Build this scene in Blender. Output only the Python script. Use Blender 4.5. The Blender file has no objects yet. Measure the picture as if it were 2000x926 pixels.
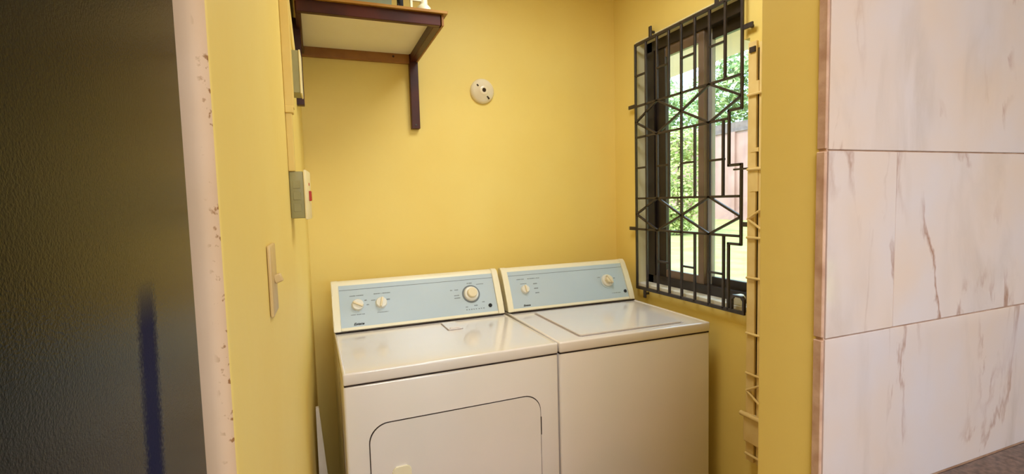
import bpy, bmesh, math, random
from mathutils import Vector, Matrix
C = bpy.context.scene.collection
R = math.radians
# ------------------------------------------------------------------ camera
cam_d = bpy.data.cameras.new('camera'); cam = bpy.data.objects.new('camera', cam_d); C.objects.link(cam)
yaw, pit, rol = R(21.4142), R(4.1318), R(-1.5259)
f = Vector((math.sin(yaw)*math.cos(pit), math.cos(yaw)*math.cos(pit), -math.sin(pit)))
r0 = Vector((math.cos(yaw), -math.sin(yaw), 0)); u0 = r0.cross(f)
r = r0*math.cos(rol)+u0*math.sin(rol); u = -r0*math.sin(rol)+u0*math.cos(rol)
M = Matrix((r, u, -f)).transposed().to_4x4(); M.translation = Vector((0.0832, -2.35, 1.4285))
cam.matrix_world = M
cam_d.sensor_fit = 'HORIZONTAL'; cam_d.sensor_width = 36; cam_d.lens = 973.72/2000*36
cam_d.clip_start = 0.01; cam_d.clip_end = 300
bpy.context.scene.camera = cam
# ------------------------------------------------------------------ world, sun, added fill lamps, exposure
W = bpy.data.worlds.new('sky'); bpy.context.scene.world = W; W.use_nodes = True
bg = W.node_tree.nodes['Background']; bg.inputs[0].default_value = (0.54, 0.77, 1.0, 1); bg.inputs[1].default_value = 6.0
sun_d = bpy.data.lights.new('sun', 'SUN'); sun_d.energy = 3.5; sun_d.angle = R(0.6); sun_d.color = (1, .96, .88)
sun = bpy.data.objects.new('sun', sun_d); C.objects.link(sun)
sun.rotation_euler = (R(14), R(-38), 0)       # shines from the -X side over the roof
def area(name, loc, rot, sx, sy, power, col):
    d = bpy.data.lights.new(name, 'AREA'); d.shape = 'RECTANGLE'; d.size = sx; d.size_y = sy; d.energy = power; d.color = col
    o = bpy.data.objects.new(name, d); C.objects.link(o); o.location = loc; o.rotation_euler = rot; return o
area('kitchen_fill_light', (.25, -3.3, 2.50), (0, 0, 0), 1.2, .9, 60, (1, .955, .935))  # added unseen fill for the kitchen side and through the doorway
area('laundry_fill_light', (.85, -.95, 2.54), (0, 0, 0), .5, .5, 11.5, (.87, .94, 1))  # added unseen fill that brightens and evens out the alcove
vs = bpy.context.scene.view_settings
vs.view_transform = 'Standard'; vs.look = 'None'; vs.gamma = 1; vs.use_curve_mapping = False; vs.exposure = 0.0
# ------------------------------------------------------------------ materials
def lin(c):
    c = c/255
    return c/12.92 if c <= .04045 else ((c+.055)/1.055)**2.4
def rgb(*c): return (lin(c[0]), lin(c[1]), lin(c[2]), 1)
def mat(name, col, rough=.5, spec=.5, metal=0, coat=0, var=None, vscale=4, bump=0, bscale=60, coatr=.05, bdist=.002, vdetail=4):
    m = bpy.data.materials.new(name); m.use_nodes = True; n = m.node_tree.nodes; l = m.node_tree.links
    b = n['Principled BSDF']
    b.inputs['Base Color'].default_value = col; b.inputs['Roughness'].default_value = rough
    b.inputs['Specular IOR Level'].default_value = spec; b.inputs['Metallic'].default_value = metal
    b.inputs['Coat Weight'].default_value = coat; b.inputs['Coat Roughness'].default_value = coatr
    tc = n.new('ShaderNodeTexCoord')
    if var:
        no = n.new('ShaderNodeTexNoise'); no.inputs['Scale'].default_value = vscale; no.inputs['Detail'].default_value = vdetail
        l.new(tc.outputs['Object'], no.inputs['Vector'])
        cr = n.new('ShaderNodeValToRGB'); cr.color_ramp.elements[0].position = .35; cr.color_ramp.elements[1].position = .65
        cr.color_ramp.elements[0].color = col; cr.color_ramp.elements[1].color = var
        l.new(no.outputs['Fac'], cr.inputs[0]); l.new(cr.outputs[0], b.inputs['Base Color'])
    if bump:
        nb = n.new('ShaderNodeTexNoise'); nb.inputs['Scale'].default_value = bscale; nb.inputs['Detail'].default_value = 3
        l.new(tc.outputs['Object'], nb.inputs['Vector'])
        bp = n.new('ShaderNodeBump'); bp.inputs['Strength'].default_value = bump; bp.inputs['Distance'].default_value = bdist
        l.new(nb.outputs['Fac'], bp.inputs['Height']); l.new(bp.outputs[0], b.inputs['Normal'])
    return m
M_yel = mat('yellow_paint', rgb(241, 214, 124), .55, .35, var=rgb(239, 209, 115), vscale=2.2, bump=.35, bscale=26)
M_pink = mat('bare_beige_plaster', rgb(222, 190, 158), .7, .2, var=rgb(210, 176, 140), vscale=5, bump=.3, bscale=40)
def specks(m):
    n = m.node_tree.nodes; l = m.node_tree.links; b = n['Principled BSDF']; src = b.inputs['Base Color'].links[0].from_socket
    g = n.new('ShaderNodeNewGeometry'); sx = n.new('ShaderNodeSeparateXYZ'); l.new(g.outputs['Position'], sx.inputs[0])
    k = n.new('ShaderNodeMapRange'); k.inputs[1].default_value = -.012; k.inputs[2].default_value = -.002; l.new(sx.outputs['X'], k.inputs[0])
    nz = n.new('ShaderNodeTexNoise'); nz.inputs['Scale'].default_value = 110; nz.inputs['Detail'].default_value = 3; l.new(g.outputs['Position'], nz.inputs['Vector'])
    r_ = n.new('ShaderNodeMapRange'); r_.inputs[1].default_value = .60; r_.inputs[2].default_value = .66; l.new(nz.outputs['Fac'], r_.inputs[0])
    mu = n.new('ShaderNodeMath'); mu.operation = 'MULTIPLY'; l.new(k.outputs[0], mu.inputs[0]); l.new(r_.outputs[0], mu.inputs[1])
    mx = n.new('ShaderNodeMix'); mx.data_type = 'RGBA'; mx.inputs[7].default_value = rgb(150, 104, 60); l.new(mu.outputs[0], mx.inputs[0]); l.new(src, mx.inputs[6]); l.new(mx.outputs[2], b.inputs['Base Color'])
specks(M_pink)
M_white_wall = mat('kitchen_cream_paint', rgb(236, 224, 208), .7, .2, var=rgb(228, 216, 200), vscale=3)
M_ceil = mat('white_ceiling_paint', rgb(238, 232, 220), .8, .2, var=rgb(230, 226, 214), vscale=2)
M_floor = mat('floor_tile', rgb(150, 122, 96), .35, .4, var=rgb(128, 104, 84), vscale=5)
M_enamel = mat('white_enamel', rgb(229, 219, 214), .14, .5, coat=.6, var=rgb(223, 216, 209), vscale=3, coatr=.08)
M_cap = mat('cream_plastic', rgb(238, 229, 200), .35, .5, var=rgb(235, 225, 194), vscale=6)
M_panel = mat('grey_blue_console_face', rgb(184, 198, 206), .28, .5, var=rgb(180, 195, 204), vscale=5)
M_groove = mat('soft_groove_grey', rgb(176, 164, 160), .5, .3, var=rgb(168, 156, 152), vscale=30)
M_seam = mat('dark_seam', rgb(70, 58, 54), .8, .1, var=rgb(44, 36, 34), vscale=30)
M_ink = mat('grey_print', rgb(120, 126, 128), .6, .2, var=rgb(112, 118, 120), vscale=50)
M_inkd = mat('black_print', rgb(40, 42, 44), .6, .2, var=rgb(34, 36, 38), vscale=50)
M_knob = mat('ivory_knob', rgb(228, 212, 176), .35, .5, var=rgb(224, 208, 170), vscale=20)
M_knobw = mat('white_knob', rgb(226, 222, 208), .35, .5, var=rgb(220, 216, 202), vscale=20)
M_wood = mat('dark_red_stained_wood', rgb(76, 26, 14), .4, .35, var=rgb(54, 17, 10), vscale=9, bump=.2, bscale=40)
M_ochre = mat('ochre_varnished_edge', rgb(176, 128, 50), .4, .4, var=rgb(158, 108, 40), vscale=12)
M_rail = mat('light_brown_rail', rgb(164, 112, 52), .45, .4, var=rgb(142, 92, 40), vscale=10)
M_under = mat('pale_board_underside', rgb(248, 240, 216), .6, .3, var=rgb(244, 234, 206), vscale=4)
M_iron = mat('black_iron', rgb(58, 48, 46), .4, .5, var=rgb(46, 38, 36), vscale=20, bump=.2, bscale=90)
M_frame = mat('dark_bronze_frame', rgb(52, 42, 38), .35, .5, var=rgb(42, 34, 32), vscale=10)
M_sash = mat('grey_brown_sash', rgb(136, 114, 98), .35, .5, var=rgb(124, 104, 90), vscale=10)
M_alu = mat('grey_aluminium_stile', rgb(176, 174, 172), .35, .5, var=rgb(164, 162, 160), vscale=10)
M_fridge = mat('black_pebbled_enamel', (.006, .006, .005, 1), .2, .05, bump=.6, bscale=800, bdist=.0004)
M_counter = mat('brown_speckled_laminate', rgb(118, 94, 82), .3, .5, var=rgb(74, 56, 48), vscale=90, vdetail=8)
M_cab = mat('cabinet_wood', rgb(140, 92, 54), .4, .4, var=rgb(120, 76, 44), vscale=6)
M_grout = mat('brown_tile_edge', rgb(212, 176, 150), .7, .2, var=rgb(182, 142, 116), vscale=24, bump=.4, bscale=80)
M_ceramic = mat('cream_ceramic', rgb(240, 226, 196), .25, .5, coat=.3, var=rgb(232, 214, 180), vscale=14)
M_dark = mat('dark_hole', rgb(58, 40, 18), .6, .2, var=rgb(44, 30, 14), vscale=30)
M_pvc = mat('cream_trunking_plastic', rgb(226, 196, 112), .5, .4, var=rgb(220, 188, 102), vscale=9)
M_greybox = mat('grey_green_box_plastic', rgb(156, 148, 100), .5, .4, var=rgb(146, 138, 92), vscale=15)
M_whitebox = mat('cream_switch_plastic', rgb(238, 222, 170), .4, .4, var=rgb(232, 214, 160), vscale=15)
M_red = mat('red_rocker', rgb(180, 40, 20), .4, .5, var=rgb(160, 34, 18), vscale=40)
M_plate = mat('beige_switch_plate', rgb(206, 176, 118), .4, .4, var=rgb(200, 168, 110), vscale=20)
M_rack = mat('cream_coated_rack', rgb(234, 206, 142), .4, .4, var=rgb(224, 192, 124), vscale=12)
M_board = mat('white_board', rgb(226, 214, 196), .5, .3, var=rgb(216, 204, 186), vscale=8)
M_crate = mat('grey_green_crate_plastic', rgb(132, 136, 108), .35, .5, var=rgb(112, 118, 90), vscale=8)
M_bottle = mat('white_bottle_plastic', rgb(240, 232, 200), .35, .5, var=rgb(232, 222, 186), vscale=12)
M_black = mat('black_rubber', rgb(24, 24, 30), .5, .3, var=rgb(16, 16, 22), vscale=20)
M_blue = mat('blue_plastic', rgb(60, 110, 200), .4, .4, var=rgb(50, 96, 186), vscale=5)
M_lawn = mat('sunlit_lawn', rgb(146, 150, 84), .9, .1, var=rgb(164, 162, 104), vscale=1.5, bump=.6, bscale=30, bdist=.02)
M_bwall = mat('pinkish_boundary_render', rgb(176, 138, 126), .9, .1, var=rgb(162, 124, 112), vscale=.8, bump=.3, bscale=8)
M_coping = mat('grey_coping', rgb(130, 112, 106), .9, .1, var=rgb(112, 96, 90), vscale=3)
M_leafA = mat('mid_green_leaves', rgb(186, 200, 140), .6, .3, var=rgb(160, 182, 112), vscale=3)
M_leafB = mat('yellow_green_leaves', rgb(204, 206, 130), .6, .3, var=rgb(178, 188, 108), vscale=3)
M_bark = mat('brown_bark', rgb(110, 92, 76), .9, .1, var=rgb(84, 68, 56), vscale=8)
M_eave = mat('pale_eave_paint', rgb(216, 192, 160), .8, .1, var=rgb(206, 180, 148), vscale=2)
M_fill = bpy.data.materials.new('fill_lamp_diffuser'); M_fill.use_nodes = True
_b = M_fill.node_tree.nodes['Principled BSDF']; _b.inputs['Emission Color'].default_value = (1, .93, .82, 1); _b.inputs['Emission Strength'].default_value = 2  # glowing face of the two added fill lamps
# dark blue vertical streak in the refrigerator side's colour and roughness
def fridge_streak(m):
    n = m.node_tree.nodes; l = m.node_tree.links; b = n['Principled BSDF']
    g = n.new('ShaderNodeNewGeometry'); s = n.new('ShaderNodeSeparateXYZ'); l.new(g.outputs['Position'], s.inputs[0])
    ml = n.new('ShaderNodeMath'); ml.operation = 'MULTIPLY_ADD'; ml.inputs[1].default_value = -.0635; ml.inputs[2].default_value = STREAK_Y   # z*0.07
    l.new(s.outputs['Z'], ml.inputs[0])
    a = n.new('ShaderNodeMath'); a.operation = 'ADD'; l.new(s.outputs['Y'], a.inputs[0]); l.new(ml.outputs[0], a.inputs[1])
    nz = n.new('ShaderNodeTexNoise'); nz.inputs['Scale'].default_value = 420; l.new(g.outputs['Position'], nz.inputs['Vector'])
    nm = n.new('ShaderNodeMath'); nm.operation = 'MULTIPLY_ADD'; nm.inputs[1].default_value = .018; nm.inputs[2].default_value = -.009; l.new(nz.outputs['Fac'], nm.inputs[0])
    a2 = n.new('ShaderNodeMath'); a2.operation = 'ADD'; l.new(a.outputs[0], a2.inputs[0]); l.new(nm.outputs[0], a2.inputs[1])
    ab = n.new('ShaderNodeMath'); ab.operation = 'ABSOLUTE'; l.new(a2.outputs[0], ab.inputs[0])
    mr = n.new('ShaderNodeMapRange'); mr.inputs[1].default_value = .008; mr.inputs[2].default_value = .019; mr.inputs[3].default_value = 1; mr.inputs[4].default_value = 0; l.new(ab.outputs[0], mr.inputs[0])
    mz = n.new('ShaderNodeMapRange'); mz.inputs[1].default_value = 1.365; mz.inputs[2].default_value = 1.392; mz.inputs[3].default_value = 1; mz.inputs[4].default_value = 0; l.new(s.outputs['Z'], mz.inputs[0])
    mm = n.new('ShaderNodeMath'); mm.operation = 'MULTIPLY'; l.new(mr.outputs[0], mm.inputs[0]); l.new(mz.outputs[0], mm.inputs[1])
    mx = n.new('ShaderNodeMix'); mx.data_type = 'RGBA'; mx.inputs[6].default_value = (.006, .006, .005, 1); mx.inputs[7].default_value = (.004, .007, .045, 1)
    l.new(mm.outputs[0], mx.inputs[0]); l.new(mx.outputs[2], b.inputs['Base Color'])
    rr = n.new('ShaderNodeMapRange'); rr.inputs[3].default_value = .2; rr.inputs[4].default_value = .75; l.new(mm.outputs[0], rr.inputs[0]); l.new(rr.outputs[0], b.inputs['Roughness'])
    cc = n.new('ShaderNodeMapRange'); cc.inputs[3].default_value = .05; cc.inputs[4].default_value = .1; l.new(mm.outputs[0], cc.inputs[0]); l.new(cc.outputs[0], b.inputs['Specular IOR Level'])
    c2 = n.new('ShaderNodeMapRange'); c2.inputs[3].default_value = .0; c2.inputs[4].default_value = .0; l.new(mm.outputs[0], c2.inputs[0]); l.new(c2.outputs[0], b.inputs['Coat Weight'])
STREAK_Y = 2.1164
fridge_streak(M_fridge)
# clear window glass: thin pane, mostly transmitting with a fresnel reflection
def glass_mat():
    m = bpy.data.materials.new('window_glass'); m.use_nodes = True; n = m.node_tree.nodes; l = m.node_tree.links
    n.clear(); o = n.new('ShaderNodeOutputMaterial'); t = n.new('ShaderNodeBsdfTransparent'); t.inputs[0].default_value = (.96, .98, .97, 1)
    g = n.new('ShaderNodeBsdfGlossy'); g.inputs['Roughness'].default_value = .02
    lw = n.new('ShaderNodeLayerWeight'); lw.inputs[0].default_value = .5; pw_ = n.new('ShaderNodeMath'); pw_.operation = 'POWER'; pw_.inputs[1].default_value = 4
    fr = n.new('ShaderNodeMath'); fr.operation = 'MULTIPLY_ADD'; fr.inputs[1].default_value = .8; fr.inputs[2].default_value = .04; mx = n.new('ShaderNodeMixShader')
    l.new(lw.outputs['Facing'], pw_.inputs[0]); l.new(pw_.outputs[0], fr.inputs[0]); l.new(fr.outputs[0], mx.inputs[0]); l.new(t.outputs[0], mx.inputs[1]); l.new(g.outputs[0], mx.inputs[2]); l.new(mx.outputs[0], o.inputs[0]); return m
M_glass = glass_mat()
# polished marble-look tile with warm veins, different on every tile
def marble_mat():
    m = bpy.data.materials.new('polished_marble_tile'); m.use_nodes = True; n = m.node_tree.nodes; l = m.node_tree.links
    b = n['Principled BSDF']; b.inputs['Roughness'].default_value = .07; b.inputs['Specular IOR Level'].default_value = .5
    g = n.new('ShaderNodeNewGeometry'); oi = n.new('ShaderNodeObjectInfo')
    off = n.new('ShaderNodeVectorMath'); off.operation = 'MULTIPLY_ADD'; off.inputs[1].default_value = (9, 9, 9)
    cx = n.new('ShaderNodeCombineXYZ'); l.new(oi.outputs['Random'], cx.inputs[0]); l.new(oi.outputs['Random'], cx.inputs[2])
    l.new(cx.outputs[0], off.inputs[0]); l.new(g.outputs['Position'], off.inputs[2])
    # soft clouds
    n1 = n.new('ShaderNodeTexNoise'); n1.inputs['Scale'].default_value = 5; n1.inputs['Detail'].default_value = 3; l.new(off.outputs[0], n1.inputs['Vector'])
    r1 = n.new('ShaderNodeValToRGB'); e = r1.color_ramp.elements; e[0].position = .32; e[0].color = rgb(206, 193, 191); e[1].position = .68; e[1].color = rgb(211, 188, 171)
    l.new(n1.outputs['Fac'], r1.inputs[0])
    # veins: stretched vertically
    def veins(scale, rot, width, lo, hi, seed):
        mp = n.new('ShaderNodeMapping'); mp.inputs['Rotation'].default_value = (0, R(rot), 0); mp.inputs['Scale'].default_value = (1, 1, .32); mp.inputs['Location'].default_value = (seed, 0, seed*.7)
        l.new(off.outputs[0], mp.inputs[0])
        nn = n.new('ShaderNodeTexNoise'); nn.inputs['Scale'].default_value = scale; nn.inputs['Detail'].default_value = 6; nn.inputs['Distortion'].default_value = .5; nn.inputs['Roughness'].default_value = .55; l.new(mp.outputs[0], nn.inputs['Vector'])
        s = n.new('ShaderNodeMath'); s.operation = 'SUBTRACT'; s.inputs[1].default_value = .5; l.new(nn.outputs['Fac'], s.inputs[0])
        a = n.new('ShaderNodeMath'); a.operation = 'ABSOLUTE'; l.new(s.outputs[0], a.inputs[0])
        mr = n.new('ShaderNodeMapRange'); mr.inputs[1].default_value = 0; mr.inputs[2].default_value = width; mr.inputs[3].default_value = 1; mr.inputs[4].default_value = 0; l.new(a.outputs[0], mr.inputs[0])
        n2 = n.new('ShaderNodeTexNoise'); n2.inputs['Scale'].default_value = 7; l.new(mp.outputs[0], n2.inputs['Vector'])
        m2 = n.new('ShaderNodeMapRange'); m2.inputs[1].default_value = lo; m2.inputs[2].default_value = hi; l.new(n2.outputs['Fac'], m2.inputs[0])
        mu = n.new('ShaderNodeMath'); mu.operation = 'MULTIPLY'; l.new(mr.outputs[0], mu.inputs[0]); l.new(m2.outputs[0], mu.inputs[1]); return mu
    v1 = veins(7, 14, .030, .51, .64, 0); v2 = veins(6, -16, .07, .50, .68, 3.3)
    mx = n.new('ShaderNodeMix'); mx.data_type = 'RGBA'; mx.inputs[7].default_value = rgb(142, 92, 62)
    k = n.new('ShaderNodeMath'); k.operation = 'MULTIPLY'; k.inputs[1].default_value = .85; l.new(v1.outputs[0], k.inputs[0])
    l.new(k.outputs[0], mx.inputs[0]); l.new(r1.outputs[0], mx.inputs[6])
    mx2 = n.new('ShaderNodeMix'); mx2.data_type = 'RGBA'; mx2.inputs[7].default_value = rgb(160, 140, 122)
    k2 = n.new('ShaderNodeMath'); k2.operation = 'MULTIPLY'; k2.inputs[1].default_value = .3; l.new(v2.outputs[0], k2.inputs[0])
    l.new(k2.outputs[0], mx2.inputs[0]); l.new(mx.outputs[2], mx2.inputs[6]); l.new(mx2.outputs[2], b.inputs['Base Color'])
    return m
M_tile = marble_mat()
# ------------------------------------------------------------------ builders
WM = {}
def link(o, parent=None, world=None):
    C.objects.link(o)
    if parent: o.parent = parent
    return o
def thing(name, label, cat, loc=(0, 0, 0), rz=0, group=None):
    o = bpy.data.objects.new(name, None); o.empty_display_size = .05; C.objects.link(o)
    o.location = loc; o.rotation_euler = (0, 0, rz); WM[o] = Matrix.Translation(loc) @ Matrix.Rotation(rz, 4, 'Z')
    o['label'] = label; o['category'] = cat
    if group: o['group'] = group
    return o
def obj(name, bm, m, parent=None, world=False, smooth=False, label=None):
    """links bm as one mesh; world=True: its coordinates are world ones"""
    if parent is not None and world: bm.transform(WM[parent].inverted())
    bmesh.ops.recalc_face_normals(bm, faces=bm.faces)
    me = bpy.data.meshes.new(name); bm.to_mesh(me); bm.free()
    ms = m if isinstance(m, (list, tuple)) else [m]
    for x in ms: me.materials.append(x)
    if smooth:
        for p in me.polygons: p.use_smooth = True
        try: me.set_sharp_from_angle(angle=R(35))
        except Exception: pass
    o = bpy.data.objects.new(name, me); C.objects.link(o)
    if parent is not None: o.parent = parent; WM[o] = WM[parent]
    else: WM[o] = Matrix()
    if label: o['label'] = label
    return o
def struct(name, bm, m, parent=None, **k):
    o = obj(name, bm, m, parent, **k)
    if parent is None: o['kind'] = 'structure'
    return o
def tag(o, label, cat, group=None):
    o['label'] = label; o['category'] = cat
    if group: o['group'] = group
    return o
def box(bm, x0, x1, y0, y1, z0, z1, bev=0, seg=2, mi=0):
    t = bmesh.new()
    vs_ = [t.verts.new(p) for p in ((x0,y0,z0),(x1,y0,z0),(x1,y1,z0),(x0,y1,z0),(x0,y0,z1),(x1,y0,z1),(x1,y1,z1),(x0,y1,z1))]
    for q in ((3,2,1,0),(4,5,6,7),(0,1,5,4),(1,2,6,5),(2,3,7,6),(3,0,4,7)): t.faces.new([vs_[i] for i in q])
    if bev: bmesh.ops.bevel(t, geom=t.edges[:], offset=bev, segments=seg, affect='EDGES', profile=.5)
    return merge(bm, t, mi)
def merge(bm, t, mi=0, mx=None):
    if mx is not None: t.transform(mx)
    bmesh.ops.recalc_face_normals(t, faces=t.faces)
    mp = {v: bm.verts.new(v.co) for v in t.verts}
    for fc in t.faces:
        try: nf = bm.faces.new([mp[v] for v in fc.verts]); nf.material_index = mi
        except ValueError: pass
    t.free(); return bm
def B(*a, **k): return box(bmesh.new(), *a, **k)
def prism(bm, poly, axis, a, b, mi=0, bev=0):
    """poly: 2D outline; axis: extrusion axis; a..b extent"""
    t = bmesh.new()
    def P(p, s): return {'x': (s, p[0], p[1]), 'y': (p[0], s, p[1]), 'z': (p[0], p[1], s)}[axis]
    lo = [t.verts.new(P(p, a)) for p in poly]; hi = [t.verts.new(P(p, b)) for p in poly]
    t.faces.new(lo); t.faces.new(hi[::-1]); n = len(poly)
    for i in range(n): t.faces.new((lo[i], hi[i], hi[(i+1) % n], lo[(i+1) % n]))
    if bev: bmesh.ops.bevel(t, geom=t.edges[:], offset=bev, segments=2, affect='EDGES')
    return merge(bm, t, mi)
def lathe(bm, prof, mx, seg=32, mi=0):
    """prof (radius, height) along local z, placed by mx"""
    t = bmesh.new(); rings = []
    for rr, h in prof:
        if rr < 1e-6: rings.append([t.verts.new((0, 0, h))])
        else: rings.append([t.verts.new((rr*math.cos(2*math.pi*i/seg), rr*math.sin(2*math.pi*i/seg), h)) for i in range(seg)])
    for a, b in zip(rings, rings[1:]):
        for i in range(seg):
            j = (i+1) % seg
            if len(a) == 1 and len(b) == 1: continue
            if len(a) == 1: t.faces.new((a[0], b[i], b[j]))
            elif len(b) == 1: t.faces.new((a[i], a[j], b[0]))
            else: t.faces.new((a[i], a[j], b[j], b[i]))
    for rg in (rings[0], rings[-1]):
        if len(rg) > 1:
            try: t.faces.new(rg)
            except ValueError: pass
    return merge(bm, t, mi, mx)
def bar(bm, p, q, w, d, n=(1, 0, 0), mi=0, bev=0):
    """flat bar from p to q, width w in plane, depth d along n"""
    p, q, n = Vector(p), Vector(q), Vector(n); L = (q-p); a = L.normalized(); s = n.cross(a).normalized()
    t = bmesh.new(); vs_ = []
    for base in (p, q):
        for i, j in ((-1,-1),(1,-1),(1,1),(-1,1)): vs_.append(t.verts.new(base+s*(i*w/2)+n*(j*d/2)))
    for k in ((3,2,1,0),(4,5,6,7),(0,1,5,4),(1,2,6,5),(2,3,7,6),(3,0,4,7)): t.faces.new([vs_[i] for i in k])
    if bev: bmesh.ops.bevel(t, geom=t.edges[:], offset=bev, segments=1, affect='EDGES')
    return merge(bm, t, mi)
def rod(bm, p, q, rad, seg=10, mi=0):
    p, q = Vector(p), Vector(q); d = q-p
    mx = Matrix.Translation(p) @ d.to_track_quat('Z', 'Y').to_matrix().to_4x4()
    return lathe(bm, [(rad, 0), (rad, d.length)], mx, seg, mi)
def rrect(x0, x1, z0, z1, rad, seg=8):
    out = []
    for cx_, cz_, a0 in ((x1-rad, z1-rad, 0), (x0+rad, z1-rad, 90), (x0+rad, z0+rad, 180), (x1-rad, z0+rad, 270)):
        for i in range(seg+1):
            a = R(a0+90*i/seg); out.append((cx_+rad*math.cos(a), cz_+rad*math.sin(a)))
    return out
# ------------------------------------------------------------------ setting
SL = 0.0274                                    # the left wall runs very slightly out of square
Y0L = -1.822
def lwx(y): return SL*(y-Y0L)
CEIL = 2.6
struct('floor', B(-1.2, 3.45, -5.6, .15, -.1, 0), M_floor)
struct('ceiling', B(-1.2, 1.80, -5.6, .15, CEIL, CEIL+.12), M_ceil)
struct('wall_back', B(-.3, 1.80, 0, .15, 0, CEIL), M_yel)
# left wall: plan outline with a rounded near corner; kitchen face in bare beige
def left_wall():
    rad = .016; poly = [(-1.05, Y0L)]; mi = []
    for i in range(9):
        a = R(-90+90*i/8); poly.append((0-rad+rad*math.cos(a), Y0L+rad+rad*math.sin(a)))
    poly += [(lwx(0.01), .01), (-.15, .01), (-.15, Y0L+.12), (-1.05, Y0L+.12)]
    bm = bmesh.new(); prism(bm, poly, 'z', 0, CEIL)
    for fc in bm.faces:
        fc.normal_update(); c = fc.calc_center_median()
        fc.material_index = 1 if (c.y < Y0L+.0095) else 0
    return struct('wall_left', bm, [M_yel, M_pink], smooth=True)
left_wall()
# window wall with opening (the near side of the opening has a notch at its head)
WX0, WX1 = 1.625, 1.80
OZ0, OZ1, OY0, OY1 = .985, 2.205, -.905, -.190
wr = bmesh.new()
box(wr, WX0, WX1, -1.67, .0, 0, OZ0); box(wr, WX0, WX1, -1.67, 0, OZ1, CEIL)
box(wr, WX0, WX1, OY1, 0, OZ0, OZ1); box(wr, WX0, WX1, -1.67, OY0, OZ0, OZ1)
box(wr, WX0, WX1, OY0, -.877, 2.013, OZ1)
struct('wall_right', wr, M_yel)
# partition between kitchen and laundry, right of the doorway, with its jamb
PY0, PY1, PX = -1.784, -1.668, .834
pw = bmesh.new(); rad = .008
poly = [(PX, PY0), (PX, PY1-rad)] + [(PX+rad-rad*math.cos(R(a)), PY1-rad+rad*math.sin(R(a))) for a in (30, 60, 90)] + [(3.3, PY1), (3.3, PY0)]
prism(pw, poly, 'z', 0, CEIL)
wf = struct('wall_front', pw, M_yel, smooth=True)
struct('trim_1', B(-.02, PX, PY0, PY1, 2.25, CEIL), M_yel)       # head of the doorway
# polished tiles on the kitchen face of the partition: each one an object
rows = [(1.796, 2.094, [(.836, 1.436), (1.438, 2.038), (2.04, 2.64), (2.642, 3.24)]),
        (1.4955, 1.7945, [(.836, 1.436), (1.438, 2.038), (2.04, 2.64), (2.642, 3.24)]),
        (1.1935, 1.4940, [(.836, 1.0005), (1.002, 1.602), (1.604, 2.204), (2.206, 2.806)]),
        (.9, 1.192, [(.836, 1.4675), (1.469, 2.069), (2.071, 2.67)]),
        (2.0955, 2.3955, [(.836, 1.0005), (1.002, 1.602), (1.604, 2.204), (2.206, 2.806)])]
random.seed(4)
mortar = struct('tile_mortar', B(PX+.0005, 3.29, PY0-.0125, PY0, .88, 2.40), M_grout, wf)
for z0, z1, xs in rows:
    for x0, x1 in xs:
        struct('tile', B(x0, x1, PY0-.0155-random.uniform(0, .0006), PY0-.006, z0+.0004, z1-.0004, bev=.0007, seg=1), M_tile, wf)
# cut tile edges with mortar showing down the corner, one strip per row
for z0, z1 in ((.9, 1.1915), (1.194, 1.494), (1.496, 1.796), (1.798, 2.094)):
    j = .0012 if z0 < 1.2 else 0
    struct('tile_edge', B(PX-.003-j, PX+.0018, PY0-.0135, PY0+.0015, z0+.001, z1-.001, bev=.0012, seg=1), M_grout, wf)
# the rest of the kitchen behind the camera
struct('wall_kitchen_left', B(-1.2, -1.05, -5.6, Y0L+.12, 0, CEIL), M_white_wall)
kr = bmesh.new()
box(kr, 3.3, 3.45, -5.6, PY0+.12, 0, .65); box(kr, 3.3, 3.45, -5.6, PY0+.12, .97, CEIL); box(kr, 3.3, 3.45, -3.56, PY0+.12, .65, .97); box(kr, 3.3, 3.45, -5.6, -4.6, .65, .97)
struct('wall_kitchen_right', kr, M_white_wall)
struct('window_3', B(3.34, 3.38, -4.6, -3.56, .855, .875), M_frame)
struct('ceiling_kitchen', B(1.80, 3.45, -5.6, -1.66, CEIL, CEIL+.12), M_ceil)
kb = bmesh.new()
box(kb, -1.2, 3.45, -5.75, -5.6, 0, .95); box(kb, -1.2, 3.45, -5.75, -5.6, 2.15, CEIL); box(kb, -1.2, .3, -5.75, -5.6, .95, 2.15); box(kb, 2.7, 3.45, -5.75, -5.6, .95, 2.15)
struct('wall_rear', kb, M_white_wall)
w2 = bmesh.new()
for x in (.32, 1.1, 1.9, 2.68): box(w2, x-.02, x+.02, -5.70, -5.66, .95, 2.15)
for z in (.97, 2.13): box(w2, .3, 2.7, -5.70, -5.66, z-.02, z+.02)
struct('window_2', w2, M_frame)
# roof overhang outside the window
struct('trim_2', B(1.80, 2.5, -6.2, 1.2, 2.28, 2.42), M_eave)
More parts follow.
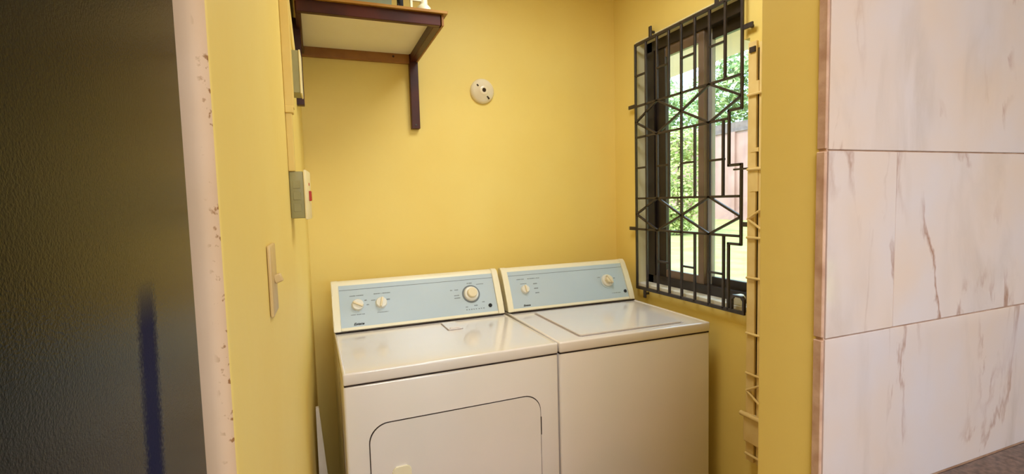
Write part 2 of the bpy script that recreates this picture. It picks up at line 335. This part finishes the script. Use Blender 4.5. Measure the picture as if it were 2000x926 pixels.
# ------------------------------------------------------------------ window_1: dark sliding window in the opening
fx0, fx1 = 1.69, 1.755
wf1 = bmesh.new()
box(wf1, fx0, fx1, OY1-.05, OY1+.001, OZ0, OZ1, bev=.002, seg=1); box(wf1, fx0, fx1, OY0-.001, OY0+.03, OZ0, OZ1, bev=.002, seg=1)
box(wf1, fx0, fx1, OY0, OY1, OZ1-.052, OZ1+.001, bev=.002, seg=1); box(wf1, fx0, fx1, OY0, OY1, OZ0-.001, OZ0+.045, bev=.002, seg=1)
box(wf1, fx0-.004, fx0+.006, OY1-.066, OY1-.05, OZ0+.045, OZ1-.052)   # track bead
win = struct('window_1', wf1, M_frame)
def sash(name, y0, y1, x, mm, label, wl, wr_):
    bm = bmesh.new(); z0, z1 = OZ0+.042, OZ1-.05; d = .022
    box(bm, x, x+d, y0, y0+wl, z0, z1, bev=.002, seg=1, mi=0); box(bm, x, x+d, y1-wr_, y1, z0, z1, bev=.002, seg=1, mi=1)
    box(bm, x, x+d, y0+wl, y1-wr_, z0, z0+.038, bev=.002, seg=1, mi=0); box(bm, x, x+d, y0+wl, y1-wr_, z1-.048, z1, bev=.002, seg=1, mi=0)
    s = obj('sash', bm, mm, win, label=label)
    obj('pane', B(x+.009, x+.013, y0+wl-.004, y1-wr_+.004, z0+.034, z1-.044), M_glass, s)
    return s
sash('sash', -.583, -.245, 1.702, [M_sash, M_frame], 'far sliding sash, brown stile at the meeting edge', .036, .078)
sash('sash', -.877, -.560, 1.728, [M_frame, M_alu], 'near sliding sash with a grey meeting stile', .035, .044)
# sill board
struct('trim_3', B(WX0-.0005, fx0, OY0+.001, OY1-.001, OZ0-.012, OZ0+.004, bev=.002, seg=1), M_ceil)
M_reveal = mat('cream_reveal', rgb(246, 236, 196), .6, .3, var=rgb(243, 231, 186), vscale=4)  # paler cream than the yellow of the window wall
struct('trim_4', B(WX0-.0004, fx0, OY1-.003, OY1+.001, OZ0, OZ1), M_reveal)      # far reveal
struct('trim_5', B(WX0-.0004, fx0, -.876, OY1-.003, OZ1-.003, OZ1+.001), M_reveal)      # soffit of the opening
# ------------------------------------------------------------------ iron grille over the window
GX = 1.600
gr = thing('window_grille', 'black iron security grille with hexagon bands over the laundry window', 'window grille', (WX0, -.56, .97))
def gb(name, y0, z0, y1, z1, w=.0105, d=.010, x=GX): obj(name, bar(bmesh.new(), (x, y0, z0), (x, y1, z1), w, d, bev=.001), M_iron, gr, world=True)
Yg = [-.225-.0835*i for i in range(9)]; T, Bt = 2.179, .972
HH = [1.881, 1.727, 1.424, 1.270]; mid1, mid2 = 1.803, 1.345
gb('rail', Yg[0]+.005, T, Yg[8]-.005, T, .013); gb('rail', Yg[0]+.005, Bt, -.914, Bt, .015)
gb('vertical_bar', Yg[0], Bt, Yg[0], T, .011)
gb('vertical_bar', Yg[1], Bt, Yg[1], T)
gb('vertical_bar', Yg[2], HH[0], Yg[2], T); gb('vertical_bar', Yg[2], HH[2], Yg[2], HH[1]); gb('vertical_bar', Yg[2], Bt, Yg[2], HH[3])
gb('vertical_bar', Yg[3], HH[0], Yg[3], T); gb('vertical_bar', Yg[3], Bt, Yg[3], HH[3]); gb('vertical_bar', Yg[3], HH[2], Yg[3], HH[1], .009)
gb('vertical_bar', Yg[4], Bt, Yg[4], T, .011)
gb('vertical_bar', Yg[5], HH[0], Yg[5], T); gb('vertical_bar', Yg[5], HH[2], Yg[5], HH[1]); gb('vertical_bar', Yg[5], Bt, Yg[5], HH[3])
gb('vertical_bar', Yg[6], HH[0], Yg[6], T); gb('vertical_bar', Yg[6], HH[2], Yg[6], HH[1]); gb('vertical_bar', Yg[6], Bt, Yg[6], HH[3])
gb('vertical_bar', Yg[7], HH[0], Yg[7], T); gb('vertical_bar', Yg[7]+.008, HH[2], Yg[7]+.008, HH[1]); gb('vertical_bar', Yg[7]+.004, Bt, Yg[7]+.004, HH[3])
# stepped near edge
gb('stepped_bar', Yg[8], T, Yg[8], 1.756); gb('stepped_bar', Yg[8]-.004, 1.756, -.827, 1.756); gb('stepped_bar', -.831, 1.760, -.831, 1.541)
gb('stepped_bar', -.827, 1.545, Yg[8]-.004, 1.545); gb('stepped_bar', Yg[8], 1.549, Yg[8], 1.234); gb('stepped_bar', Yg[8]-.004, 1.238, -.827, 1.238)
gb('stepped_bar', -.831, 1.242, -.831, Bt); 
for z in HH:
    gb('cross_rail', Yg[0], z, Yg[8] if z != HH[1] else -.831, z, .010)
for zt, zb, zm in ((HH[0], HH[1], mid1), (HH[2], HH[3], mid2)):
    for k in range(4):
        ya, yb = Yg[2*k], Yg[2*k+2]
        up = k % 2 == 0
        gb('diagonal_bar', ya, zm, yb, zt if up else zm, .0095) if up else gb('diagonal_bar', ya, zt, yb, zm, .0095)
        gb('diagonal_bar', ya, zm, yb, zb, .0095) if up else gb('diagonal_bar', ya, zb, yb, zm, .0095)
for i, z in ((0, 2.029), (2, 2.028), (4, 2.028), (6, 2.027), (0, 1.576), (2, 1.575), (4, 1.575), (6, 1.572), (2, 1.122), (4, 1.118), (6, 1.112)):
    gb('short_rung', Yg[i], z, Yg[i+1], z, .009)
# mounting tabs bent back to the wall
def tab(y0, z0, y1, z1):
    bm = bmesh.new(); bar(bm, (GX+.002, y0, z0), (GX+.002, y1, z1), .018, .008, bev=.001)
    ym, zm_ = y0*.45+y1*.55, z0*.45+z1*.55
    box(bm, GX, WX0+.003, ym-.005, ym+.005, zm_-.005, zm_+.005)
    obj('mounting_tab', bm, M_iron, gr, world=True)
tab(-.341, T, -.341, 2.236); tab(-.762, T, -.762, 2.236); tab(Yg[0], 1.886, -.163, 1.886); tab(Yg[0], 1.271, -.163, 1.271)
tab(-.285, Bt, -.285, .926); tab(Yg[8], 2.050, -.940, 2.050); tab(Yg[8], 1.316, -.925, 1.316)
obj('mounting_tab', bar(bmesh.new(), (GX, -.856, 1.527), (GX, -.930, 1.527), .007, .008), M_iron, gr, world=True)
obj('corner_hoop', prism(bmesh.new(), [(-.845, Bt+.004), (-.845, 1.026), (-.856, 1.038), (-.903, 1.038), (-.914, 1.026), (-.914, Bt+.004), (-.906, Bt+.004), (-.906, 1.018), (-.896, 1.030), (-.864, 1.030), (-.853, 1.018), (-.853, Bt+.004)], 'x', GX-.006, GX+.006), M_iron, gr, world=True)
# round-topped white block on the sill
sb = bmesh.new(); pl = [(-.869, .989), (-.869, 1.020)] + [(-.845-.024*math.cos(R(a)), 1.020+.013*math.sin(R(a))) for a in range(15, 180, 15)] + [(-.821, 1.020), (-.821, .989)]
prism(sb, pl, 'x', 1.628, 1.655, bev=.003)
tag(obj('soap_block', sb, M_bottle, smooth=True), 'small white round-topped block on the window sill at its near corner', 'soap')
# ------------------------------------------------------------------ laundry machines
H = .915; LIP = .039; DL = .5275; TILT = math.atan2(.0946, .1937)
def machine(name, label, cat, x, y, w, rz, wash):
    t = thing(name, label, cat, (x, y, 0), R(rz)); D = .66
    bm = bmesh.new(); box(bm, 0, w, 0, D, .09, H-LIP-.003, bev=.009, seg=3)
    obj('cabinet_body', bm, M_enamel, t, smooth=True)
    obj('toe_kick', B(.01, w-.01, .03, D-.01, .02, .092), M_seam, t)
    for px_ in (.06, w-.06):
        for py_ in (.08, D-.08): obj('foot', lathe(bmesh.new(), [(.02, 0), (.022, .012), (.012, .02), (.012, .03)], Matrix.Translation((px_, py_, 0)), 12), M_black, t)
    obj('seam_gasket', B(.003, w-.003, .003, D-.004, H-LIP-.005, H-LIP+.002), M_seam, t)
    # lid deck: shallow dished top
    bm = bmesh.new(); box(bm, 0, w, -.002, D, H-LIP, H, bev=.006, seg=3)
    bm.faces.ensure_lookup_table(); top = max(bm.faces, key=lambda q: q.calc_center_median().z + q.calc_area())
    rg = bmesh.ops.inset_region(bm, faces=[top], thickness=.020, depth=0); 
    bmesh.ops.inset_region(bm, faces=[top], thickness=.004, depth=-.004)
    deck = obj('top_deck', bm, M_enamel, t, smooth=True)
    if wash:
        obj('lid_gap', prism(bmesh.new(), rrect(.106, .593, .044, .481, .012, 4), 'z', H-.0045, H-.0030), M_groove, deck)
        obj('lid', prism(bmesh.new(), rrect(.112, .586, .050, .474, .010, 4), 'z', H-.003, H+.003, bev=.0015), M_enamel, t, smooth=True)
    else:
        obj('lint_slot', prism(bmesh.new(), rrect(.428, .494, .365, .490, .006, 3), 'z', H-.005, H-.0032), M_groove, deck)
        s = obj('lint_screen_cover', prism(bmesh.new(), rrect(.431, .491, .368, .488, .006, 3), 'z', H-.003, H+.0015, bev=.001), M_enamel, t, smooth=True)
        obj('finger_grip', B(.440, .482, .372, .384, H+.001, H+.006, bev=.002), M_enamel, s)
    # console housing: profile in (y, z), extruded along x
    def cp(s, off=0):   # point on sloping face at distance s up it; off = outward
        c, sn = math.cos(TILT), math.sin(TILT)
        return (DL+s*sn-off*c, H+s*c+off*sn)
    prof = [cp(0), cp(.196), (cp(.206)[0]+.001, cp(.206)[1]), (cp(.213)[0]+.007, cp(.213)[1]), (cp(.2156)[0]+.016, cp(.2156)[1]+.001), (D-.006, H+.190), (D, H+.182), (D, H)]
    obj('console_housing', prism(bmesh.new(), prof, 'x', .012, w-.012), M_cap, t, smooth=True)
    for side, (a, b) in (('l', (.0, .028)), ('r', (w-.028, w))):
        pr = [cp(0, .007), cp(.05, .010), cp(.15, .010), cp(.198, .007), cp(.2115, .003), (cp(.217)[0]+.008, cp(.217)[1]+.002), (D-.004, H+.194), (D+.001, H+.184), (D+.001, H)]
        obj('end_cap', prism(bmesh.new(), pr, 'x', a, b, bev=.0025), M_cap, t, smooth=True)
    obj('console_seam', B(.004, w-.004, DL-.009, DL+.02, H-.001, H+.0022), M_seam, t)
    c, sn = math.cos(TILT), math.sin(TILT)
    # face frame: local x = x, local y = up the slope, local z = outward
    F = Matrix(((1, 0, 0, 0), (0, sn, -c, DL), (0, c, sn, H), (0, 0, 0, 1)))
    def face(bm): bm.transform(F); return bm
    fp = obj('control_panel', face(prism(bmesh.new(), [(.029, .004), (w-.029, .004), (w-.029, .196), (.029, .196)], 'z', -.001, .003)), M_panel, t)
    obj('panel_crease', face(B(.030, w-.030, .1745, .1762, .0028, .0036)), M_ink, fp)
    obj('lower_trim', face(B(.029, w-.029, .0035, .016, .0, .0042, bev=.001, seg=1)), M_cap, t)
    def knob(name, x_, s, rad, h, ang, m, ring=None):
        k = obj(name, face(lathe(bmesh.new(), [(rad*1.04, 0), (rad, h*.25), (rad*.93, h*.55), (rad*.86, h*.62), (0, h*.62)], Matrix.Translation((x_, s, .003)))), m, t, smooth=True)
        if ring: obj('dial_skirt', face(lathe(bmesh.new(), [(rad*1.22, 0), (rad*1.20, .003), (0, .003)], Matrix.Translation((x_, s, .003)))), ring, k)
        return k
    def grip(k, x_, s, rad, h, ang, m):
        obj('grip_bar', face(merge(bmesh.new(), B(-rad*.17, rad*.17, -rad*.86, rad*.86, h*.5, h, bev=rad*.08), 0, Matrix.Translation((x_, s, .003)) @ Matrix.Rotation(R(ang), 4, 'Z'))), m, k, smooth=True)
    def marks(lst):
        """printed captions too small to read: rows of tiny strokes"""
        bm = bmesh.new(); rnd = random.Random(int(w*1000))
        for x0, x1, s, hh in lst:
            xx = x0
            while xx < x1:
                ww = rnd.uniform(.0012, .0024)
                if rnd.random() > .12: box(bm, xx, xx+ww, s-hh/2, s+hh/2*rnd.uniform(.6, 1), .0031, .0036)
                xx += ww+.0009
        obj('printed_captions', face(bm), M_ink, fp)['kind'] = 'stuff'
    if not wash:
        k = knob('temperature_knob', .100, .107, .0245, .026, 60, M_knobw); grip(k, .100, .107, .0245, .026, 62, M_knob)
        k = knob('signal_knob', .196, .107, .0235, .026, -12, M_knobw); grip(k, .196, .107, .0235, .026, -14, M_knob)
        k = knob('timer_dial', .594, .107, .034, .022, 0, M_knobw, M_ink)
        obj('dial_hub', face(lathe(bmesh.new(), [(.023, .012), (.022, .029), (.019, .032), (0, .033)], Matrix.Translation((.594, .107, .003)))), M_knob, k, smooth=True)
        obj('start_button', face(lathe(bmesh.new(), [(.0085, 0), (.0085, .004), (.006, .006), (0, .006)], Matrix.Translation((.675, .045, .003)), 20)), M_inkd, t, smooth=True)
        marks([(.07, .125, .148, .004), (.168, .236, .149, .004), (.07, .125, .067, .003), (.175, .225, .067, .003), (.128, .138, .125, .006), (.135, .145, .105, .004), (.218, .232, .12, .006), (.156, .172, .122, .004),
               (.582, .604, .158, .005), (.500, .536, .132, .004), (.515, .538, .106, .004), (.515, .545, .094, .004), (.625, .66, .150, .003), (.56, .57, .049, .004), (.60, .615, .052, .005), (.64, .652, .065, .004),
               (.561, .566, .036, .005), (.572, .577, .036, .005), (.583, .588, .036, .005), (.594, .599, .036, .005), (.605, .610, .036, .005), (.618, .623, .036, .005), (.629, .634, .036, .005), (.640, .645, .036, .005)])
        bx_, bw = .078, .042
    else:
        k = knob('water_level_knob', .103, .103, .020, .024, 0, M_knobw); grip(k, .103, .103, .020, .024, 5, M_knob)
        k = knob('timer_dial', .552, .109, .032, .020, 0, M_knobw, M_panel)
        obj('dial_hub', face(lathe(bmesh.new(), [(.020, .010), (.018, .030), (.015, .032), (0, .033)], Matrix.Translation((.552, .109, .003)), 8)), M_knob, k)
        grip(k, .552, .109, .028, .036, 30, M_knob)
        obj('cycle_button', face(lathe(bmesh.new(), [(.0075, 0), (.0075, .004), (.005, .006), (0, .006)], Matrix.Translation((.640, .047, .003)), 20)), M_inkd, t, smooth=True)
        marks([(.070, .105, .155, .004), (.125, .185, .155, .004), (.150, .168, .128, .005), (.150, .170, .105, .005), (.152, .172, .083, .005), (.50, .515, .13, .004), (.58, .60, .12, .004), (.56, .61, .043, .003), (.085, .115, .132, .003)])
        bx_, bw = .080, .036
    # brand word, bold slanted black letters
    cu = bpy.data.curves.new('word', 'FONT'); cu.body = 'Estate'; cu.size = .016; cu.shear = .35; cu.offset = .0005; cu.extrude = .0003; cu.resolution_u = 2
    to = bpy.data.objects.new('word', cu); C.objects.link(to); dg = bpy.context.evaluated_depsgraph_get()
    me = bpy.data.meshes.new_from_object(to.evaluated_get(dg)); bpy.data.objects.remove(to)
    tb = bmesh.new(); tb.from_mesh(me); xs = [v.co.x for v in tb.verts]; s_ = bw/(max(xs)-min(xs))
    tb.transform(Matrix.Translation((bx_, .023, .0035)) @ Matrix.Diagonal((s_, s_*.85, 1, 1)))
    obj('brand_word', face(tb), M_inkd, fp)
    if not wash:
        # door with dark outline gap and recessed pull
        x0, x1, z0, z1 = .071, .660, .215, .738
        obj('door_gap', prism(bmesh.new(), rrect(x0-.003, x1+.003, z0-.003, z1+.003, .062, 10), 'y', -.0012, .004), M_seam, t)
        dr = bmesh.new(); prism(dr, rrect(x0, x1, z0, z1, .060, 10), 'y', -.004, .004, bev=.002)
        door = obj('door', dr, M_enamel, t, smooth=True)
        pul = bmesh.new(); prism(pul, rrect(.135, .195, .500, .590, .014, 5), 'y', -.011, -.003, bev=.003)
        obj('door_pull', pul, M_cap, door, smooth=True)
        obj('hinge_plate', B(.6585, .6645, -.0035, .004, .590, .655), M_seam, t)
    return t
machine('clothes_dryer', 'white clothes dryer with a rounded front door, left of the pair', 'dryer', .1345, -.7732, .737, .6996, False)
machine('washing_machine', 'white top-loading washing machine with square lid, beside the window', 'washing machine', .8762, -.7666, .6833, -.6978, True)
# ------------------------------------------------------------------ wall shelf
sh = thing('wall_shelf', 'dark red wooden bracket shelf high on the yellow back wall', 'shelf', (.3, 0, 1.77))
SY = -.53
def sp(name, bm, m, label=None): return obj(name, bm, m, sh, world=True, label=label)
sp('shelf_board', B(.052, .566, SY-.012, -.001, 2.110, 2.120, bev=.001, seg=1), M_ochre, 'ochre varnished board edge')
sp('underside_panel', B(.066, .520, SY+.022, -.025, 2.105, 2.110), M_under, 'pale underside')
sp('fascia', B(.058, .541, SY, SY+.022, 2.070, 2.110, bev=.0015, seg=1), M_wood)
sp('back_rail', B(.060, .520, -.024, -.001, 2.066, 2.110, bev=.0015, seg=1), M_rail, 'light brown back rail')
sp('side_rail', B(.519, .545, SY+.022, -.034, 2.070, 2.110, bev=.0015, seg=1), M_wood)
sp('side_rail', B(.054, .072, SY+.022, -.034, 2.070, 2.110, bev=.0015, seg=1), M_wood)
sp('side_strip', B(.545, .553, SY, -.034, 2.070, 2.109, bev=.001, seg=1), M_rail, 'lighter brown strip')
sp('post', B(.515, .553, -.034, -.001, 1.772, 2.110, bev=.0015, seg=1), M_wood)
sp('post', B(.038, .067, -.345, -.310, 1.800, 2.110, bev=.0015, seg=1), M_wood)
sp('screw_head', lathe(bmesh.new(), [(.005, 0), (.004, .0015), (0, .002)], Matrix.Translation((.445, -.024, 2.092)) @ Matrix.Rotation(R(90), 4, 'X'), 12), M_seam)
sp('screw_head', lathe(bmesh.new(), [(.005, 0), (.004, .0015), (0, .002)], Matrix.Translation((.534, -.034, 1.788)) @ Matrix.Rotation(R(90), 4, 'X'), 12), M_iron)
# things on the shelf
cr = thing('storage_crate', 'grey green plastic crate standing on the wall shelf', 'crate', (.2, -.3, 2.120))
obj('crate_body', prism(bmesh.new(), [(.070, 2.120), (.372, 2.120), (.382, 2.30), (.060, 2.30)], 'y', -.505, -.20, bev=.006), M_crate, cr, world=True, smooth=True)
obj('rim', B(.054, .388, -.512, -.193, 2.296, 2.312, bev=.004), M_crate, cr, world=True, smooth=True)
cb = bmesh.new(); rod(cb, (.397, -.50, 2.120), (.397, -.50, 2.30), .0055); rod(cb, (.410, -.50, 2.120), (.410, -.50, 2.30), .0045)
lathe(cb, [(.004, 0), (.010, .02), (.011, .05), (.006, .06)], Matrix.Translation((.403, -.50, 2.128)), 12)
tag(obj('electric_plug', cb, M_black, smooth=True), 'black two-pin plug on end beside the shelf crate', 'plug')
bt = thing('lotion_bottle', 'white plastic bottle with square frame at the right shelf end', 'bottle', (.475, -.48, 2.120))
obj('bottle_base', lathe(bmesh.new(), [(0, 0), (.026, 0), (.028, .006), (.024, .022), (.014, .032), (.012, .10), (.012, .15), (0, .15)], Matrix.Translation((.490, -.49, 2.120))), M_bottle, bt, world=True, smooth=True)
fb = bmesh.new(); box(fb, .440, .448, -.50, -.49, 2.120, 2.24); box(fb, .440, .480, -.50, -.49, 2.16, 2.168)
obj('pump_frame', fb, M_bottle, bt, world=True)
# ------------------------------------------------------------------ ceramic rose on the back wall
cz = thing('ceiling_rose', 'round cream ceramic fitting with centre hole on the back wall', 'electrical fitting', (.867, 0, 1.964))
RX = Matrix.Translation((.867, 0, 1.964)) @ Matrix.Rotation(R(90), 4, 'X')
obj('rose_base', lathe(bmesh.new(), [(.060, 0), (.060, .008), (.056, .016), (.046, .024), (.030, .029), (.022, .036), (.017, .038), (.010, .038), (.010, .025), (0, .025)], RX, 40), M_ceramic, cz, world=True, smooth=True)
obj('centre_hole', lathe(bmesh.new(), [(.0098, .026), (.0098, .0335), (0, .0335)], RX, 20), M_dark, cz, world=True)
for a, b in ((-.026, .020), (.022, -.032)):
    obj('screw', prism(bmesh.new(), rrect(-.010, .010, -.0035, .0035, .003, 3), 'z', .016, .0285), M_dark, cz).matrix_local = Matrix.Translation((a, 0, b)) @ Matrix.Rotation(R(90), 4, 'X') @ Matrix.Rotation(R(-48), 4, 'Z')
# ------------------------------------------------------------------ left wall fittings (u runs along the wall)
LW = math.atan(SL)
def on_left(y, z=0): return Matrix.Translation((lwx(y), y, z)) @ Matrix.Rotation(-LW, 4, 'Z')
# light switch plate by the doorway
sw = thing('light_switch', 'beige light switch plate on the yellow left wall near the doorway', 'light switch', (lwx(-1.455), -1.455, 1.312), -LW)
obj('plate', B(0, .006, -.036, .036, -.057, .057, bev=.003), M_plate, sw, smooth=True)
obj('toggle', prism(bmesh.new(), [(-.006, .004), (.004, .004), (.010, .013), (.006, .016)], 'y', -.006, .006) if False else merge(bmesh.new(), B(.004, .017, -.005, .005, -.010, .004, bev=.002), 0, Matrix.Rotation(R(-20), 4, 'Y')), M_plate, sw)
# trunking down to the switch box
td = thing('cable_trunking', 'cream plastic cable trunking running down the left wall', 'cable trunking', (lwx(-.93), -.93, 1.52), -LW)
obj('lower_run', B(0, .016, -.010, .016, 0, .152, bev=.002), M_pvc, td)
obj('upper_run', B(0, .022, -.014, .016, .160, 1.07, bev=.002), M_pvc, td)
obj('joint_collar', B(0, .020, -.016, .020, .148, .166, bev=.002), M_pvc, td)
# isolator switch box
ib = thing('isolator_switch', 'grey sided cream isolator switch with red rocker on the left wall', 'switch', (lwx(-.93), -.935, 1.398), -LW-R(3))
bm = bmesh.new(); box(bm, 0, .034, 0, .100, 0, .122, bev=.003)
obj('box', bm, M_greybox, ib, smooth=True, label='grey green back box')
k = bmesh.new()
for z in (.018, .048, .078): box(k, .008, .026, -.0015, .001, z, z+.020, bev=.0006, seg=1)
for i in range(3): obj('knockout', B(.008, .026, -.0015, .001, .018+.03*i, .038+.03*i, bev=.0005, seg=1), M_greybox, ib)
k.free()
obj('face_plate', B(.034, .042, -.004, .104, -.004, .126, bev=.003), M_whitebox, ib, smooth=True, label='cream face plate')
obj('rocker', B(.041, .048, .040, .060, .045, .072, bev=.002), M_red, ib, label='red rocker')
obj('indicator', B(.041, .0435, .045, .055, .086, .094, bev=.001), M_red, ib)
jb = thing('junction_box', 'grey green junction box on the left wall under the shelf', 'junction box', (lwx(-.62), -.64, 1.782), -LW)
obj('box', B(.001, .026, 0, .085, 0, .130, bev=.002), M_greybox, jb)
obj('cover', B(.026, .031, -.002, .087, -.002, .132, bev=.002), M_whitebox, jb)
obj('cable', rod(bmesh.new(), (.012, .03, .13), (.002, .03, .30), .005), M_pvc, jb, smooth=True)
# white board leaning in the gap left of the dryer
lb = bmesh.new(); prism(lb, [(0, 0), (.062, 0), (.012, .70), (.002, .70)], 'y', -.30, -.285)
lb.transform(Matrix.Translation((.046, -.15, .0)))
tag(obj('leaning_board', lb, M_board), 'white board leaning upright in the gap beside the dryer', 'board')
# ------------------------------------------------------------------ cream rack on the window wall behind the jamb
rk = thing('wall_rack', 'tall cream coated rack hung on the wall between window and doorway', 'rack', (WX0, -1.1, .40))
def rp(n, bm, m=M_rack, sm=False): obj(n, bm, m, rk, world=True, smooth=sm)
rp('upright', B(1.596, 1.608, -.962, -.924, .40, 1.985, bev=.002, seg=1)); rp('upright', B(1.596, 1.608, -1.000, -.974, .40, 1.975, bev=.002, seg=1))
rp('upright', B(1.596, 1.608, -1.300, -1.262, .40, 1.985, bev=.002, seg=1))
rp('backing_strip', B(1.609, 1.624, -.976, -.955, .75, 1.96), M_dark)
rp('back_panel', B(1.610, 1.6245, -1.28, -.93, .42, .74)); rp('link_plate', B(1.594, 1.609, -.975, -.94, 1.80, 1.84)); rp('link_plate', B(1.594, 1.609, -.975, -.94, 1.44, 1.53)); rp('link_plate', B(1.594, 1.609, -.975, -.94, 1.585, 1.60))
rp('hook_plate', B(1.590, 1.606, -.960, -.935, 1.945, 1.965), M_iron)
for z in (1.794, 1.522, 1.268, 1.116, .903, .747, .429): rp('rung', rod(bmesh.new(), (1.590, -.93, z), (1.590, -1.295, z), .005, 8), sm=True)
for z in (1.338, .680):
    rp('cross_brace', rod(bmesh.new(), (1.588, -.935, z), (1.588, -1.29, z+.21), .0045, 8), sm=True); rp('cross_brace', rod(bmesh.new(), (1.588, -.935, z), (1.588, -1.29, z-.21), .0045, 8), sm=True)
rp('tray', B(1.580, 1.606, -1.30, -.928, .480, .590, bev=.004)); rp('tray_rail', rod(bmesh.new(), (1.578, -.918, .588), (1.578, -1.30, .588), .009, 12), sm=True)
# ------------------------------------------------------------------ kitchen things
ct = thing('kitchen_counter', 'brown speckled kitchen worktop below the marble tiles', 'worktop', (2.0, -2.1, 0))
obj('worktop', B(.84, 3.29, -2.42, PY0-.0165, .86, .900, bev=.004), M_counter, ct, world=True)
obj('cabinet_base', B(.86, 3.28, -2.38, PY0-.02, .08, .86), M_cab, ct, world=True)
fr = thing('refrigerator', 'black refrigerator with pebbled side, close at the left edge', 'refrigerator', (-.4, -2.3, 0))
FX = -.0045
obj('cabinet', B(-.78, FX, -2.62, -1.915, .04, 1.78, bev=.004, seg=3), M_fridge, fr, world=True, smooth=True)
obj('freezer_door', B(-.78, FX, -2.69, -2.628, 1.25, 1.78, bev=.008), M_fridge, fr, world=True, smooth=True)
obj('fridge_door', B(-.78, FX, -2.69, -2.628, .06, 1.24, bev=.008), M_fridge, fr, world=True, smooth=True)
for z in (1.30, .75): obj('handle', B(-.74, -.71, -2.73, -2.69, z, z+.35, bev=.008), M_iron, fr, world=True)
for x in (-.72, -.08):
    for y in (-2.55, -1.98): obj('foot', B(x-.02, x+.02, y-.02, y+.02, 0, .04), M_black, fr, world=True)
lp = thing('added_fill_lamp', 'added square kitchen fill lamp, unseen behind the camera', 'ceiling lamp', (.25, -3.3, 2.52))  # casing around the added kitchen fill
obj('frame', B(-.37, .87, -3.77, -2.83, 2.555, 2.6), M_ceil, lp, world=True); obj('diffuser', B(-.35, .85, -3.75, -2.85, 2.54, 2.556), M_fill, lp, world=True)
l2 = thing('added_fill_lamp', 'added square fill lamp, out of view above the machines', 'ceiling lamp', (.85, -.95, 2.56))  # casing around the added alcove fill
obj('frame', B(.58, 1.12, -1.22, -.68, 2.57, 2.6), M_ceil, l2, world=True); obj('diffuser', B(.60, 1.10, -1.20, -.70, 2.555, 2.571), M_fill, l2, world=True)
# ------------------------------------------------------------------ outdoors
struct('ground', B(1.80, 70, -20, 70, -.5, -.15), M_lawn)
struct('ground_behind', B(-30, 3.4, -30, -5.75, -.5, -.15), M_lawn)
bw = thing('boundary_wall', 'pale pink rendered boundary wall across the sunlit lawn', 'wall', (25.2, 20, -.15))
obj('wall_face', B(25, 25.4, 0, 48, -.2, 5.4), M_bwall, bw, world=True); obj('coping', B(24.9, 25.5, 0, 48, 5.4, 6.0), M_coping, bw, world=True)
for y in range(2, 48, 4): obj('pier', B(24.85, 25.0, y, y+.5, -.2, 5.4), M_bwall, bw, world=True)
def leaves(bm, c, rad, n, size, rnd):
    for _ in range(n):
        d = Vector((rnd.gauss(0, 1), rnd.gauss(0, 1), rnd.gauss(0, 1))).normalized()*rad*rnd.uniform(.55, 1.05)
        p = Vector(c)+Vector((d.x, d.y, d.z*.85)); a = Vector((rnd.uniform(-1, 1), rnd.uniform(-1, 1), rnd.uniform(-1, 1))).normalized(); b = a.orthogonal().normalized(); s = size*rnd.uniform(.6, 1.2)
        bm.faces.new([bm.verts.new(p+a*s), bm.verts.new(p+b*s*.5), bm.verts.new(p-a*s), bm.verts.new(p-b*s*.5)])
def tree(name, label, x, y, h, blobs, m, size, n, seed):
    rnd = random.Random(seed); t = thing(name, label, 'tree', (x, y, -.15))
    obj('trunk', lathe(bmesh.new(), [(h*.03, 0), (h*.02, h*.4), (h*.008, h*.8)], Matrix.Translation((x, y, -.15)), 10), M_bark, t, world=True, smooth=True)
    bm = bmesh.new()
    for dx, dy, dz, rr in blobs: leaves(bm, (x+dx, y+dy, dz), rr, n, size, rnd)
    me = bpy.data.meshes.new('foliage'); bm.transform(WM[t].inverted()); bm.to_mesh(me); bm.free(); me.materials.append(m)
    o = bpy.data.objects.new('foliage', me); C.objects.link(o); o.parent = t; o['kind'] = 'stuff'
tree('leafy_tree', 'broad green tree rising behind the boundary wall, right', 29, 24, 9, [(0, 0, 9.0, 3.2), (-.5, 3, 8.6, 2.8), (.5, -3, 9.6, 3), (0, 1, 12, 3)], M_leafA, .28, 1500, 1)
tree('leafy_tree', 'green tree behind the boundary wall, seen through the far sash', 29.5, 36.5, 9, [(0, 0, 8.4, 3), (0, -3, 8.6, 2.6), (0, 3, 8, 2.4), (0, 0, 11, 2.6)], M_leafA, .28, 1500, 2)
tree('young_tree', 'slim yellow green tree growing on the lawn before the wall', 14, 14.2, 5, [(0, 0, 1.2, 1.0), (.1, .1, 2.4, 1.1), (0, -.1, 3.5, .9), (0, .2, .4, .7)], M_leafB, .12, 1100, 3)
bk = bmesh.new(); lathe(bk, [(0, 0), (.28, 0), (.36, .5), (.34, .5), (.26, .03), (0, .03)], Matrix.Translation((16, 16.6, -.15)) , 20)
tag(obj('garden_tub', bk, M_blue, smooth=True), 'small blue tub standing on the lawn by the slim tree', 'tub')
